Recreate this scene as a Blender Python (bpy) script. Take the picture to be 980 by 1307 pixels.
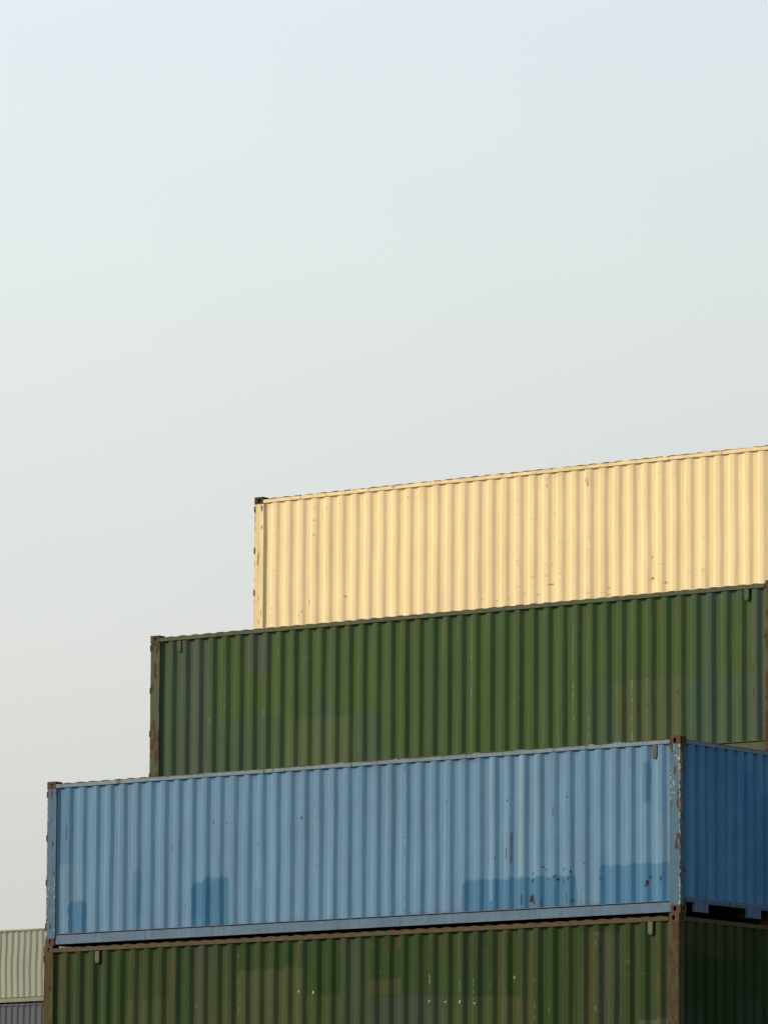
import bpy, math, random
import numpy as np
from mathutils import Matrix, Vector

for o in list(bpy.data.objects): bpy.data.objects.remove(o)
S = bpy.context.scene
COL = S.collection

# ------------------------------------------------------------------ camera
cd = bpy.data.cameras.new('camera'); cam = bpy.data.objects.new('camera', cd); COL.objects.link(cam)
cd.sensor_fit = 'HORIZONTAL'; cd.sensor_width = 36.0; cd.lens = 8157.04 / 980 * 36
cd.clip_start = 1.0; cd.clip_end = 6000
F = Vector((-0.60882225, 0.78073178, 0.14068885)); R_ = Vector((0.78909911, 0.61423488, 0.00617255)); U = Vector((0.08159689, -0.11477543, 0.99003462))
M = Matrix((R_, U, -F)).transposed().to_4x4(); M.translation = Vector((53.6025541, -75.7975038, 3.044))
cam.matrix_world = M
S.camera = cam

# ------------------------------------------------------------------ light
SUN_EL = math.radians(22.0)          # elevation
SUN_OFF = math.radians(48.5)         # angle left of the side panels' normal (-Y)
sd = Vector((-math.sin(SUN_OFF) * math.cos(SUN_EL), -math.cos(SUN_OFF) * math.cos(SUN_EL), math.sin(SUN_EL)))
ld = bpy.data.lights.new('sun', 'SUN'); ld.energy = 3.6; ld.angle = math.radians(0.6); ld.color = (1.0, 0.80, 0.52)
sun = bpy.data.objects.new('sun', ld); COL.objects.link(sun)
sun.rotation_euler = sd.to_track_quat('Z', 'Y').to_euler(); sun.location = (0, 0, 60)

w = bpy.data.worlds.new('World'); S.world = w; w.use_nodes = True
nt = w.node_tree; N = nt.nodes; Lk = nt.links; N.clear()
out = N.new('ShaderNodeOutputWorld'); bg = N.new('ShaderNodeBackground'); bg.inputs[1].default_value = 0.10
sky = N.new('ShaderNodeTexSky'); sky.sky_type = 'NISHITA'; sky.sun_disc = False
sky.sun_elevation = SUN_EL; sky.sun_rotation = math.atan2(sd.x, sd.y); sky.air_density = 1.0; sky.dust_density = 4.0; sky.ozone_density = 1.5
# thin high haze: milky air, warmer and greyer towards the horizon, bluer above
tc = N.new('ShaderNodeTexCoord'); sx = N.new('ShaderNodeSeparateXYZ'); Lk.new(tc.outputs['Generated'], sx.inputs[0])
mr = N.new('ShaderNodeMapRange'); mr.inputs[1].default_value = 0.0; mr.inputs[2].default_value = 0.5
Lk.new(sx.outputs[2], mr.inputs[0])
cr = N.new('ShaderNodeValToRGB'); Lk.new(mr.outputs[0], cr.inputs[0])
e = cr.color_ramp.elements
SKYK = 10.9
HAZE_STOPS = [(0.0, (.56, .54, .49)), (.13, (.61, .605, .56)), (.24, (.70, .715, .685)), (.36, (.735, .79, .785)), (.48, (.73, .805, .86)), (1.0, (.27, .35, .47))]
e[0].position = 0; e[0].color = (*HAZE_STOPS[0][1], 1); e[1].position = 1; e[1].color = (*HAZE_STOPS[-1][1], 1)
for p, c in HAZE_STOPS[1:-1]:
    q = e.new(p); q.color = (*c, 1)
nz = N.new('ShaderNodeTexNoise'); nz.inputs['Scale'].default_value = 9.0; nz.inputs['Detail'].default_value = 3; Lk.new(tc.outputs['Generated'], nz.inputs['Vector'])
nm = N.new('ShaderNodeMapRange'); nm.inputs[3].default_value = 0.99 * 2 * SKYK; nm.inputs[4].default_value = 1.01 * 2 * SKYK; Lk.new(nz.outputs['Fac'], nm.inputs[0])
# the haze is brighter on the sun's side
dp = N.new('ShaderNodeVectorMath'); dp.operation = 'DOT_PRODUCT'; Lk.new(tc.outputs['Generated'], dp.inputs[0]); dp.inputs[1].default_value = sd
dm = N.new('ShaderNodeFloatCurve'); da = N.new('ShaderNodeMapRange'); da.inputs[1].default_value = -1; da.inputs[2].default_value = 1; Lk.new(dp.outputs['Value'], da.inputs[0])
cu = dm.mapping.curves[0]; cu.points[0].location = (0, .13); cu.points[1].location = (1, 1.0); cu.points.new(.45, .47); cu.points.new(.75, .68); dm.mapping.update()
Lk.new(da.outputs[0], dm.inputs['Value'])
mu = N.new('ShaderNodeMath'); mu.operation = 'MULTIPLY'; Lk.new(nm.outputs[0], mu.inputs[0]); Lk.new(dm.outputs[0], mu.inputs[1])
sc = N.new('ShaderNodeVectorMath'); sc.operation = 'SCALE'; Lk.new(cr.outputs[0], sc.inputs[0]); Lk.new(mu.outputs[0], sc.inputs['Scale'])
mx = N.new('ShaderNodeMix'); mx.data_type = 'RGBA'; mx.inputs[0].default_value = 0.9
Lk.new(sky.outputs[0], mx.inputs[6]); Lk.new(sc.outputs[0], mx.inputs[7])
Lk.new(mx.outputs[2], bg.inputs[0]); Lk.new(bg.outputs[0], out.inputs[0])

S.view_settings.view_transform = 'Standard'; S.view_settings.look = 'None'
S.view_settings.exposure = 0.0; S.view_settings.gamma = 1.0
S.render.engine = 'CYCLES'
S.render.resolution_x = 767; S.render.resolution_y = 1024

# ------------------------------------------------------------------ helpers
def lin(c):
    c = np.array(c, float) / 255.0
    return np.where(c <= .04045, c / 12.92, ((c + .055) / 1.055) ** 2.4)
K = np.array([1.22, 1.02, 0.80])           # what sunlit white reads as on a side wall; turns a colour seen in sun into the paint's own colour
def alb(c, k=None):
    return np.clip(lin(c) / (K if k is None else k), .004, .82)

def link(name, me, parent=None):
    o = bpy.data.objects.new(name, me); COL.objects.link(o)
    if parent: o.parent = parent
    return o
class MB:
    def __init__(s): s.v = []; s.f = []
    def box(s, x0, x1, y0, y1, z0, z1):
        n = len(s.v)
        s.v += [(x, y, z) for z in (z0, z1) for y in (y0, y1) for x in (x0, x1)]
        s.f += [tuple(n + i for i in q) for q in ((0, 2, 3, 1), (4, 5, 7, 6), (0, 1, 5, 4), (2, 6, 7, 3), (0, 4, 6, 2), (1, 3, 7, 5))]
        return s
    def cyl(s, a, b, r, n=12):
        a = Vector(a); b = Vector(b); d = (b - a).normalized()
        t = Vector((1, 0, 0)) if abs(d.x) < .9 else Vector((0, 1, 0)); u = d.cross(t).normalized(); v = d.cross(u)
        k = len(s.v)
        for p in (a, b):
            for i in range(n):
                g = 2 * math.pi * i / n; s.v.append(tuple(p + u * r * math.cos(g) + v * r * math.sin(g)))
        for i in range(n): s.f.append((k + i, k + (i + 1) % n, k + n + (i + 1) % n, k + n + i))
        s.f.append(tuple(k + i for i in reversed(range(n)))); s.f.append(tuple(k + n + i for i in range(n)))
        return s
    def plate(s, o, u, v, wu, wv, t, hu, hv, cu=None, cv=None, n=20):
        """rectangular plate wu x wv, thickness t along u x v, with an oval hole hu x hv"""
        o, u, v = Vector(o), Vector(u), Vector(v); nn = u.cross(v)
        cu = wu / 2 if cu is None else cu; cv = wv / 2 if cv is None else cv
        inner = []; outer = []
        for i in range(n):
            g = 2 * math.pi * (i + .5) / n; c, q = math.cos(g), math.sin(g)
            k = max(abs(c), abs(q)) ** .35
            inner.append((cu + c * hu / 2, cv + q * hv / 2))
            k = 1e9
            if c > 1e-6: k = min(k, (wu - cu) / c)
            if c < -1e-6: k = min(k, -cu / c)
            if q > 1e-6: k = min(k, (wv - cv) / q)
            if q < -1e-6: k = min(k, -cv / q)
            outer.append((cu + c * k, cv + q * k))
        # snap the nearest outer points to the rectangle's corners
        for cx, cy in ((0, 0), (wu, 0), (0, wv), (wu, wv)):
            j = min(range(n), key=lambda i: (outer[i][0] - cx) ** 2 + (outer[i][1] - cy) ** 2); outer[j] = (cx, cy)
        k = len(s.v)
        for lvl in (0, t):
            for ring in (outer, inner):
                for a, b in ring: s.v.append(tuple(o + u * a + v * b + nn * lvl))
        O0, I0, O1, I1 = k, k + n, k + 2 * n, k + 3 * n
        for i in range(n):
            j = (i + 1) % n
            s.f += [(O0 + i, I0 + i, I0 + j, O0 + j), (O1 + i, O1 + j, I1 + j, I1 + i), (O0 + i, O0 + j, O1 + j, O1 + i), (I0 + i, I1 + i, I1 + j, I0 + j)]
        return s
    def mesh(s, name, mat, bevel=0):
        me = bpy.data.meshes.new(name); me.from_pydata(s.v, [], s.f)
        if bevel:
            import bmesh
            bm = bmesh.new(); bm.from_mesh(me); bmesh.ops.recalc_face_normals(bm, faces=bm.faces)
            es = [e for e in bm.edges if len(e.link_faces) == 2 and e.calc_face_angle(0) > .6]
            bmesh.ops.bevel(bm, geom=es, offset=bevel, segments=2, affect='EDGES', profile=.6)
            bm.to_mesh(me); bm.free()
        me.materials.append(mat); return me
    def build(s, name, mat, parent=None, bevel=0): return link(name, s.mesh(name, mat, bevel), parent)

def vnoise(x, y, seed=0):
    """smooth value noise on arrays"""
    def h(i, j):
        n = (i.astype(np.int64) * 374761393 + j.astype(np.int64) * 668265263 + seed * 974711) & 0xffffffff
        n = ((n ^ (n >> 13)) * 1274126177) & 0xffffffff
        return ((n ^ (n >> 16)) & 0xffff) / 65535.0
    xi = np.floor(x); yi = np.floor(y); fx = x - xi; fy = y - yi
    fx = fx * fx * (3 - 2 * fx); fy = fy * fy * (3 - 2 * fy)
    a, b, c, d = h(xi, yi), h(xi + 1, yi), h(xi, yi + 1), h(xi + 1, yi + 1)
    return (a * (1 - fx) + b * fx) * (1 - fy) + (c * (1 - fx) + d * fx) * fy
def fbm(x, y, seed=0, o=3):
    s = 0; a = 1; t = 0
    for i in range(o): s = s + a * vnoise(x * 2 ** i, y * 2 ** i, seed + i * 17); t += a; a *= .5
    return s / t

# ------------------------------------------------------------------ materials
def node_base(name):
    m = bpy.data.materials.new(name); m.use_nodes = True; t = m.node_tree; t.nodes.clear()
    o = t.nodes.new('ShaderNodeOutputMaterial'); b = t.nodes.new('ShaderNodeBsdfPrincipled'); t.links.new(b.outputs[0], o.inputs[0])
    return m, t, b
def noise(t, scale, detail, vec=None, st=(1, 1, 1), loc=(0, 0, 0), obj=None):
    tc = t.nodes.new('ShaderNodeTexCoord'); mp = t.nodes.new('ShaderNodeMapping'); mp.inputs['Scale'].default_value = st; mp.inputs['Location'].default_value = loc
    t.links.new(tc.outputs['Object'], mp.inputs[0])
    n = t.nodes.new('ShaderNodeTexNoise'); n.inputs['Scale'].default_value = scale; n.inputs['Detail'].default_value = detail; n.inputs['Roughness'].default_value = .6
    t.links.new(mp.outputs[0], n.inputs['Vector']); return n.outputs['Fac']
def remap(t, sock, a, b, c=0., d=1.):
    m = t.nodes.new('ShaderNodeMapRange'); m.inputs[1].default_value = a; m.inputs[2].default_value = b; m.inputs[3].default_value = c; m.inputs[4].default_value = d
    t.links.new(sock, m.inputs[0]); return m.outputs[0]
def mixc(t, fac, a, b):
    m = t.nodes.new('ShaderNodeMix'); m.data_type = 'RGBA'
    for i, v in ((0, fac), (6, a), (7, b)):
        if isinstance(v, (int, float)): m.inputs[i].default_value = v
        elif isinstance(v, (tuple, list, np.ndarray)): m.inputs[i].default_value = (*[float(q) for q in v][:3], 1)
        else: t.links.new(v, m.inputs[i])
    return m.outputs[2]
def mul(t, a, b, op='MULTIPLY'):
    m = t.nodes.new('ShaderNodeMath'); m.operation = op
    for i, v in ((0, a), (1, b)):
        if isinstance(v, (int, float)): m.inputs[i].default_value = v
        else: t.links.new(v, m.inputs[i])
    return m.outputs[0]
def bump(t, b, h, dist, st=.5):
    n = t.nodes.new('ShaderNodeBump'); n.inputs['Strength'].default_value = st; n.inputs['Distance'].default_value = dist; t.links.new(h, n.inputs['Height']); t.links.new(n.outputs[0], b.inputs['Normal'])
SEED = [0]
def steel(name, col, rust=.3, rough=.5, chip=None, chip_amt=.0, streak=.15, rustcol=(.075, .042, .022), spec=.15, toprust=0):
    """old painted steel: mottled paint, vertical dirt streaks, rust blotches, optional pale flaking"""
    SEED[0] += 1; L0 = (SEED[0] * 3.7, SEED[0] * 1.3, SEED[0] * 2.1)
    m, t, b = node_base(name)
    n1 = noise(t, 3.0, 4, st=(1, 1, 1), loc=L0); n2 = noise(t, 14, 5, st=(1, 1, .22), loc=L0); n3 = noise(t, 60, 3, st=(1, 1, .5), loc=L0)
    c = mixc(t, remap(t, n1, .3, .7), np.array(col) * .84, np.array(col) * 1.12)
    c = mixc(t, remap(t, n2, .45, .75, 0, streak * 2.2), c, np.array(col) * .55)
    if chip is not None:
        k = noise(t, 26, 5, st=(1, 1, .5), loc=tuple(v + 5 for v in L0))
        c = mixc(t, remap(t, k, .72 - chip_amt * .25, .75 - chip_amt * .25), c, chip)
    rr = mul(t, n2, mul(t, n3, .35), 'ADD')
    thr = .98 - rust * .45
    if toprust:
        tcn = t.nodes.new('ShaderNodeTexCoord'); sp = t.nodes.new('ShaderNodeSeparateXYZ'); t.links.new(tcn.outputs['Object'], sp.inputs[0])
        nn = noise(t, 2.2, 6, st=(1, 1, 1), loc=L0)
        rr = mul(t, rr, mul(t, remap(t, sp.outputs[2], 2.536, 2.546), remap(t, nn, .36, .62, .12, toprust)), 'ADD')
    rf = remap(t, rr, thr, thr + .09)
    rc = mixc(t, n3, np.array(rustcol) * .6, np.array(rustcol) * 1.7)
    c = mixc(t, rf, c, rc); t.links.new(c, b.inputs['Base Color'])
    t.links.new(remap(t, rf, 0, 1, rough, .85), b.inputs['Roughness']); b.inputs['Specular IOR Level'].default_value = spec
    bump(t, b, rr, .004, .35)
    return m
def panel_mat(name, rough=.45, spec=.4):
    """painted sheet steel whose coat is laid down per container in the 'paint' layer (repaints, wear, rust)"""
    SEED[0] += 1; L0 = (SEED[0] * 3.7, SEED[0] * 1.3, SEED[0] * 2.1)
    m, t, b = node_base(name)
    at = t.nodes.new('ShaderNodeAttribute'); at.attribute_name = 'paint'; ar = t.nodes.new('ShaderNodeAttribute'); ar.attribute_name = 'rust'
    n1 = noise(t, 1.3, 5, st=(1, 1, .6), loc=L0); n2 = noise(t, 22, 5, st=(1, 1, .12), loc=L0); n3 = noise(t, 90, 2, loc=L0)
    hs = t.nodes.new('ShaderNodeHueSaturation'); t.links.new(at.outputs['Color'], hs.inputs['Color'])
    v = mul(t, remap(t, n1, .3, .7, .93, 1.07), mul(t, remap(t, n2, .3, .75, 1.04, .93), remap(t, n3, .3, .7, .97, 1.03)))
    t.links.new(v, hs.inputs['Value']); c = hs.outputs[0]
    rf = remap(t, mul(t, ar.outputs['Fac'], mul(t, n3, .5), 'ADD'), .55, .8)
    t.links.new(c, b.inputs['Base Color'])
    t.links.new(mul(t, remap(t, n1, .3, .7, rough - .07, rough + .1), mul(t, rf, .3), 'ADD'), b.inputs['Roughness']); b.inputs['Specular IOR Level'].default_value = spec
    bump(t, b, mul(t, n1, mul(t, n3, .02), 'ADD'), .01, .25)
    return m
# marks on each visible side: r = repainted patch, t = vertical streak, s = spot (metres on the panel, colour as seen in sun)
FEAT={
'blue':[
 ('r',0.449,0.812,0.0,0.699,(38,96,120),0.8,0.015,0.1),
 ('r',1.742,1.917,0.0,1.105,(70,106,126),0.75,0.02,0.08),
 ('r',2.946,3.322,0.0,0.866,(38,96,120),0.85,0.02,0.12),
 ('r',0.223,0.515,1.275,2.523,(68,106,124),0.7,0.02,0.03),
 ('r',8.184,10.298,0.0,0.647,(40,98,122),0.8,0.015,0.1),
 ('r',10.711,12.05,0.0,0.749,(46,102,125),0.78,0.012,0.04),
 ('r',11.516,11.643,1.663,2.227,(66,104,124),0.8,0.01,0.0),
 ('r',4.177,4.347,0.0,0.737,(84,114,132),0.5,0.03,0.0),
 ('r',1.483,4.307,0.0,0.336,(100,128,142),0.3,0.05,0.0),
 ('r',6.584,8.068,0.0,0.426,(92,122,142),0.35,0.06,0.0),
 ('r',7.625,7.993,0.0,0.497,(98,124,142),0.4,0.05,0.0),
 ('r',5.049,5.584,2.374,2.59,(92,122,142),0.5,0.03,0.0),
 ('t',9.284,0.677,2.579,0.051,(155,165,150),0.55,1.0),
 ('t',9.559,0.664,2.563,0.041,(145,160,152),0.4,1.0),
 ('t',8.73,0.33,2.553,0.04,(150,165,155),0.5,1.0),
 ('t',9.007,0.69,2.572,0.032,(140,158,155),0.5,1.0),
 ('t',7.107,0.284,2.352,0.025,(160,175,175),0.6,0.6),
 ('t',5.37,0.837,2.571,0.025,(150,165,165),0.5,0.6),
 ('t',9.1,0.861,1.327,0.017,(70,42,28),0.95,0.8),
 ('t',9.014,0.947,1.11,0.013,(70,42,28),0.95,0.8),
 ('t',0.396,1.662,1.896,0.017,(70,42,28),0.95,0.8),
 ('t',9.879,1.531,1.671,0.013,(70,42,28),0.95,0.8),
 ('t',10.385,0.187,0.256,0.016,(70,42,28),0.95,0.8),
 ('t',9.3,0.235,0.398,0.025,(70,42,28),0.95,0.8),
 ('t',9.654,0.196,0.312,0.016,(70,42,28),0.95,0.8),
 ('t',10.127,0.245,0.383,0.014,(70,42,28),0.95,0.8),
 ('s',9.473,0.332,0.051,0.062,(70,42,28),1.0),
 ('s',9.524,0.271,0.024,0.037,(70,42,28),1.0),
 ('s',9.681,0.786,0.022,0.015,(70,42,28),1.0),
 ('s',9.724,0.75,0.016,0.017,(70,42,28),1.0),
 ('s',9.897,0.637,0.021,0.031,(70,42,28),1.0),
 ('s',9.955,0.588,0.032,0.019,(70,42,28),1.0),
 ('s',9.782,0.596,0.019,0.017,(70,42,28),1.0),
 ('s',10.055,0.734,0.013,0.019,(70,42,28),1.0),
 ('s',10.155,0.602,0.016,0.025,(70,42,28),1.0),
 ('s',10.198,0.692,0.019,0.025,(70,42,28),1.0),
 ('s',10.055,0.537,0.014,0.037,(70,42,28),1.0),
 ('s',10.228,0.263,0.029,0.019,(70,42,28),1.0),
 ('s',9.494,0.702,0.016,0.019,(70,42,28),1.0),
 ('s',9.494,0.598,0.021,0.037,(70,42,28),1.0),
 ('s',11.587,0.466,0.029,0.044,(70,42,28),1.0),
 ('s',11.629,0.544,0.014,0.037,(70,42,28),1.0),
 ('s',11.545,0.422,0.016,0.019,(70,42,28),1.0),
 ('s',11.826,0.524,0.016,0.044,(70,42,28),1.0),
 ('s',11.868,0.59,0.01,0.019,(70,42,28),1.0),
 ('s',10.747,0.563,0.017,0.014,(70,42,28),1.0),
 ('s',10.455,0.807,0.011,0.011,(70,42,28),1.0),
 ('s',8.796,0.957,0.013,0.01,(70,42,28),1.0),
 ('s',10.138,1.808,0.016,0.01,(70,42,28),1.0),
 ('s',9.025,1.81,0.016,0.007,(70,42,28),1.0),
 ('s',3.357,1.779,0.016,0.013,(70,42,28),1.0),
 ('s',3.622,1.753,0.011,0.013,(70,42,28),1.0),
 ('s',2.53,1.432,0.013,0.015,(70,42,28),1.0),
 ('s',2.825,0.533,0.013,0.019,(70,42,28),1.0),
 ('s',4.262,1.406,0.013,0.013,(70,42,28),1.0),
 ('s',5.119,1.759,0.019,0.025,(70,42,28),1.0),
 ('s',7.897,1.848,0.01,0.016,(70,42,28),1.0),
 ('s',5.379,1.733,0.01,0.011,(70,42,28),1.0),
 ('s',1.484,1.289,0.01,0.011,(70,42,28),1.0),
 ('s',8.272,0.655,0.024,0.019,(170,90,90),0.6),
 ('s',8.213,0.611,0.019,0.019,(170,110,110),0.5),
 ('t',8.643,0.871,1.058,0.016,(70,90,110),0.7,0.35),
 ('t',8.679,0.869,1.056,0.016,(70,90,110),0.6,0.35),
 ('t',11.826,1.337,2.428,0.019,(150,150,135),0.5,0.5),
 ('t',10.722,1.394,2.436,0.019,(140,145,140),0.4,0.5),
 ('r',3.149,3.695,0.0,0.917,(38,96,120),0.85,0.02,0.1),
],
'yellow':[
 ('t',0.356,0.477,0.75,0.017,(130,75,35),0.9,0.65),
 ('t',5.994,2.253,2.43,0.016,(130,75,35),0.9,0.65),
 ('t',6.799,2.21,2.361,0.017,(130,75,35),0.9,0.65),
 ('t',6.753,2.264,2.34,0.013,(130,75,35),0.9,0.65),
 ('t',1.255,1.849,2.421,0.016,(140,90,45),0.75,0.3),
 ('t',1.771,2.274,2.456,0.017,(130,110,95),0.8,0.45),
 ('t',1.82,2.27,2.452,0.013,(140,120,100),0.7,0.4),
 ('t',0.451,1.705,2.645,0.013,(210,180,130),0.5,0.5),
 ('s',1.148,0.77,0.016,0.025,(150,85,40),0.85),
 ('s',1.002,0.612,0.014,0.011,(150,85,40),0.85),
 ('s',0.936,0.552,0.013,0.01,(150,85,40),0.85),
 ('s',1.9,0.804,0.025,0.017,(150,85,40),0.85),
 ('s',3.197,2.336,0.016,0.013,(150,85,40),0.85),
 ('s',3.406,2.331,0.011,0.009,(150,85,40),0.85),
 ('s',1.25,2.11,0.016,0.013,(150,85,40),0.85),
 ('s',1.252,1.876,0.016,0.013,(150,85,40),0.85),
 ('s',1.51,2.283,0.011,0.009,(150,85,40),0.85),
 ('s',8.037,0.635,0.056,0.009,(150,85,40),0.85),
 ('s',8.309,0.552,0.032,0.007,(150,85,40),0.85),
 ('s',6.077,0.683,0.056,0.007,(150,85,40),0.85),
 ('s',5.814,0.539,0.025,0.009,(150,85,40),0.85),
 ('s',7.201,0.549,0.019,0.014,(150,85,40),0.85),
 ('s',8.037,0.971,0.011,0.02,(150,85,40),0.85),
 ('s',6.092,1.009,0.011,0.013,(150,85,40),0.85),
 ('s',4.987,0.5,0.016,0.013,(150,85,40),0.85),
 ('s',4.688,0.547,0.013,0.01,(150,85,40),0.85),
 ('s',7.201,0.436,0.011,0.015,(150,85,40),0.85),
 ('s',5.534,0.573,0.011,0.013,(150,85,40),0.85),
 ('s',5.221,0.52,0.011,0.015,(150,85,40),0.85),
 ('r',4.086,5.502,0.0,0.693,(250,214,158),0.25,0.03,0.0),
 ('r',5.502,7.048,0.0,0.701,(248,210,154),0.2,0.03,0.0),
],
'ugreen':[
 ('r',0.211,1.355,0.0,2.73,(68,78,58),0.75,0.02,0.0),
 ('r',1.375,2.756,0.0,1.146,(64,80,56),0.75,0.012,0.0),
 ('r',1.938,2.485,1.839,2.607,(76,76,64),0.75,0.012,0.0),
 ('r',3.404,3.625,0.0,1.393,(68,80,64),0.6,0.015,0.0),
 ('r',2.756,4.162,0.0,1.073,(88,92,56),0.6,0.01,0.0),
 ('r',4.162,4.708,0.0,1.035,(66,82,60),0.8,0.01,0.0),
 ('r',3.592,3.75,0.0,1.493,(80,94,70),0.3,0.02,0.0),
 ('r',8.654,9.185,0.0,1.2,(64,80,58),0.75,0.012,0.0),
 ('r',9.185,10.528,0.0,1.237,(84,86,56),0.7,0.01,0.0),
 ('r',10.528,12.005,0.0,1.196,(68,84,62),0.75,0.01,0.0),
 ('r',10.746,11.093,0.0,2.695,(66,80,60),0.65,0.012,0.0),
 ('r',10.746,12.037,2.385,2.695,(72,86,68),0.65,0.03,0.0),
 ('r',11.766,12.037,0.0,2.618,(78,84,66),0.6,0.02,0.0),
 ('r',0.752,1.144,0.0,2.691,(88,82,68),0.35,0.03,0.0),
 ('t',8.429,1.54,2.205,0.032,(110,100,70),0.6,0.8),
 ('t',8.431,0.696,1.395,0.022,(175,175,150),0.8,0.35),
 ('t',8.725,0.197,2.365,0.035,(100,90,62),0.6,0.8),
 ('t',8.729,0.317,0.737,0.016,(150,150,130),0.6,0.5),
 ('t',9.538,0.328,1.226,0.017,(165,165,140),0.85,0.55),
 ('t',9.816,0.49,1.207,0.016,(160,160,140),0.6,0.3),
 ('t',6.47,1.061,2.406,0.021,(165,165,140),0.75,0.4),
 ('t',6.469,0.634,2.468,0.032,(100,100,70),0.45,0.8),
 ('t',7.293,0.572,1.337,0.016,(190,190,165),0.9,0.35),
 ('t',7.606,0.625,2.203,0.016,(170,170,145),0.7,0.3),
 ('t',6.21,1.567,2.486,0.019,(160,160,135),0.5,0.35),
 ('t',5.934,1.953,2.445,0.025,(110,95,65),0.6,0.6),
 ('t',6.225,1.933,2.424,0.022,(100,80,55),0.7,0.6),
 ('t',5.116,2.232,2.442,0.032,(100,80,55),0.6,0.7),
 ('t',7.905,2.303,2.425,0.032,(110,90,60),0.6,0.8),
 ('t',11.765,0.725,2.144,0.025,(105,65,45),0.85,0.7),
 ('t',11.779,0.96,1.728,0.016,(170,150,120),0.7,0.3),
 ('t',10.413,2.123,2.422,0.019,(85,60,42),0.8,0.6),
 ('t',10.107,2.145,2.384,0.019,(85,70,45),0.7,0.5),
 ('t',1.543,1.311,1.878,0.014,(165,165,140),0.6,0.3),
 ('t',2.632,1.993,2.206,0.016,(170,170,150),0.6,0.5),
 ('t',2.339,1.136,1.261,0.016,(150,150,120),0.6,0.5),
 ('t',9.581,2.062,2.303,0.024,(100,95,65),0.5,0.7),
 ('t',8.19,0.952,2.283,0.022,(95,88,60),0.4,0.8),
 ('t',4.56,1.677,2.048,0.016,(150,150,125),0.4,0.3),
 ('s',10.383,1.003,0.04,0.037,(94,64,42),0.85),
 ('s',10.282,0.819,0.022,0.028,(94,64,42),0.85),
 ('s',9.831,0.86,0.022,0.044,(94,64,42),0.85),
 ('s',10.34,1.066,0.016,0.013,(94,64,42),0.85),
 ('s',9.392,0.864,0.019,0.025,(94,64,42),0.85),
 ('s',9.259,0.872,0.016,0.025,(94,64,42),0.85),
 ('s',9.524,0.891,0.016,0.025,(94,64,42),0.85),
 ('s',9.655,0.847,0.024,0.031,(94,64,42),0.85),
 ('s',3.757,0.676,0.022,0.044,(94,64,42),0.85),
 ('s',3.711,0.592,0.016,0.037,(94,64,42),0.85),
 ('s',3.315,0.752,0.024,0.025,(94,64,42),0.85),
 ('s',1.509,2.069,0.032,0.019,(94,64,42),0.85),
 ('s',1.848,2.021,0.016,0.019,(94,64,42),0.85),
 ('s',1.23,2.278,0.024,0.015,(94,64,42),0.85),
 ('s',2.071,2.27,0.016,0.013,(94,64,42),0.85),
 ('s',0.535,1.882,0.013,0.015,(94,64,42),0.85),
 ('s',4.849,0.906,0.016,0.015,(94,64,42),0.85),
 ('s',4.836,0.525,0.016,0.025,(94,64,42),0.85),
 ('s',10.643,0.416,0.04,0.037,(94,64,42),0.85),
 ('s',11.462,0.39,0.016,0.037,(94,64,42),0.85),
 ('s',8.948,2.168,0.022,0.025,(94,64,42),0.85),
 ('s',11.778,1.315,0.021,0.075,(94,64,42),0.85),
 ('s',11.791,0.9,0.021,0.062,(94,64,42),0.85),
 ('s',1.007,0.715,0.016,0.013,(94,64,42),0.85),
 ('s',1.757,2.872,0.016,0.013,(94,64,42),0.85),
 ('s',4.852,2.523,0.032,0.015,(94,64,42),0.85),
 ('s',9.538,1.238,0.019,0.02,(140,140,112),0.4),
 ('s',9.816,1.243,0.019,0.02,(140,140,112),0.4),
 ('s',8.431,1.262,0.019,0.02,(140,140,112),0.4),
 ('s',8.447,0.743,0.019,0.02,(140,140,112),0.4),
 ('s',8.417,1.131,0.019,0.02,(140,140,112),0.4),
 ('s',1.229,1.168,0.019,0.02,(140,140,112),0.4),
],
'lgreen':[
 ('r',0.233,0.46,0.0,2.685,(74,70,42),0.7,0.02,0.0),
 ('r',2.974,3.349,0.0,2.573,(75,73,53),0.65,0.03,0.0),
 ('r',2.408,2.629,0.0,2.597,(73,70,40),0.5,0.03,0.0),
 ('r',1.662,2.532,0.0,1.679,(73,75,42),0.5,0.02,0.0),
 ('r',3.853,5.204,0.0,2.058,(80,79,46),0.6,0.01,0.0),
 ('r',5.208,5.95,0.0,1.626,(75,75,43),0.5,0.015,0.0),
 ('r',5.942,6.438,0.0,2.452,(65,72,50),0.75,0.015,0.0),
 ('r',6.443,7.1,1.582,1.83,(79,72,42),0.6,0.01,0.0),
 ('r',6.446,7.782,0.0,1.559,(63,68,52),0.75,0.012,0.0),
 ('r',7.782,8.951,0.0,1.511,(72,73,42),0.6,0.015,0.0),
 ('r',8.951,9.529,0.0,1.47,(77,72,42),0.6,0.015,0.0),
 ('r',10.4,10.741,0.0,2.385,(73,66,42),0.75,0.02,0.0),
 ('r',10.741,11.095,0.0,2.371,(72,72,52),0.7,0.03,0.0),
 ('r',11.77,11.966,0.0,2.5,(73,70,43),0.6,0.02,0.0),
 ('r',11.448,12.077,0.0,1.063,(96,96,79),0.5,0.01,0.0),
 ('r',0.686,1.488,2.483,2.667,(61,73,33),0.3,0.03,0.0),
 ('r',7.555,8.364,0.0,2.504,(61,73,43),0.2,0.05,0.0),
 ('t',7.006,2.268,2.456,0.048,(98,60,40),0.75,0.8),
 ('t',5.108,2.129,2.391,0.019,(98,60,40),0.7,0.6),
 ('t',5.67,2.285,2.463,0.019,(98,60,40),0.7,0.6),
 ('t',1.695,1.41,1.593,0.019,(98,60,40),0.8,0.8),
 ('t',3.06,1.365,1.967,0.013,(165,160,130),0.8,0.35),
 ('t',3.895,1.337,2.416,0.021,(120,105,75),0.5,0.5),
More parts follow.
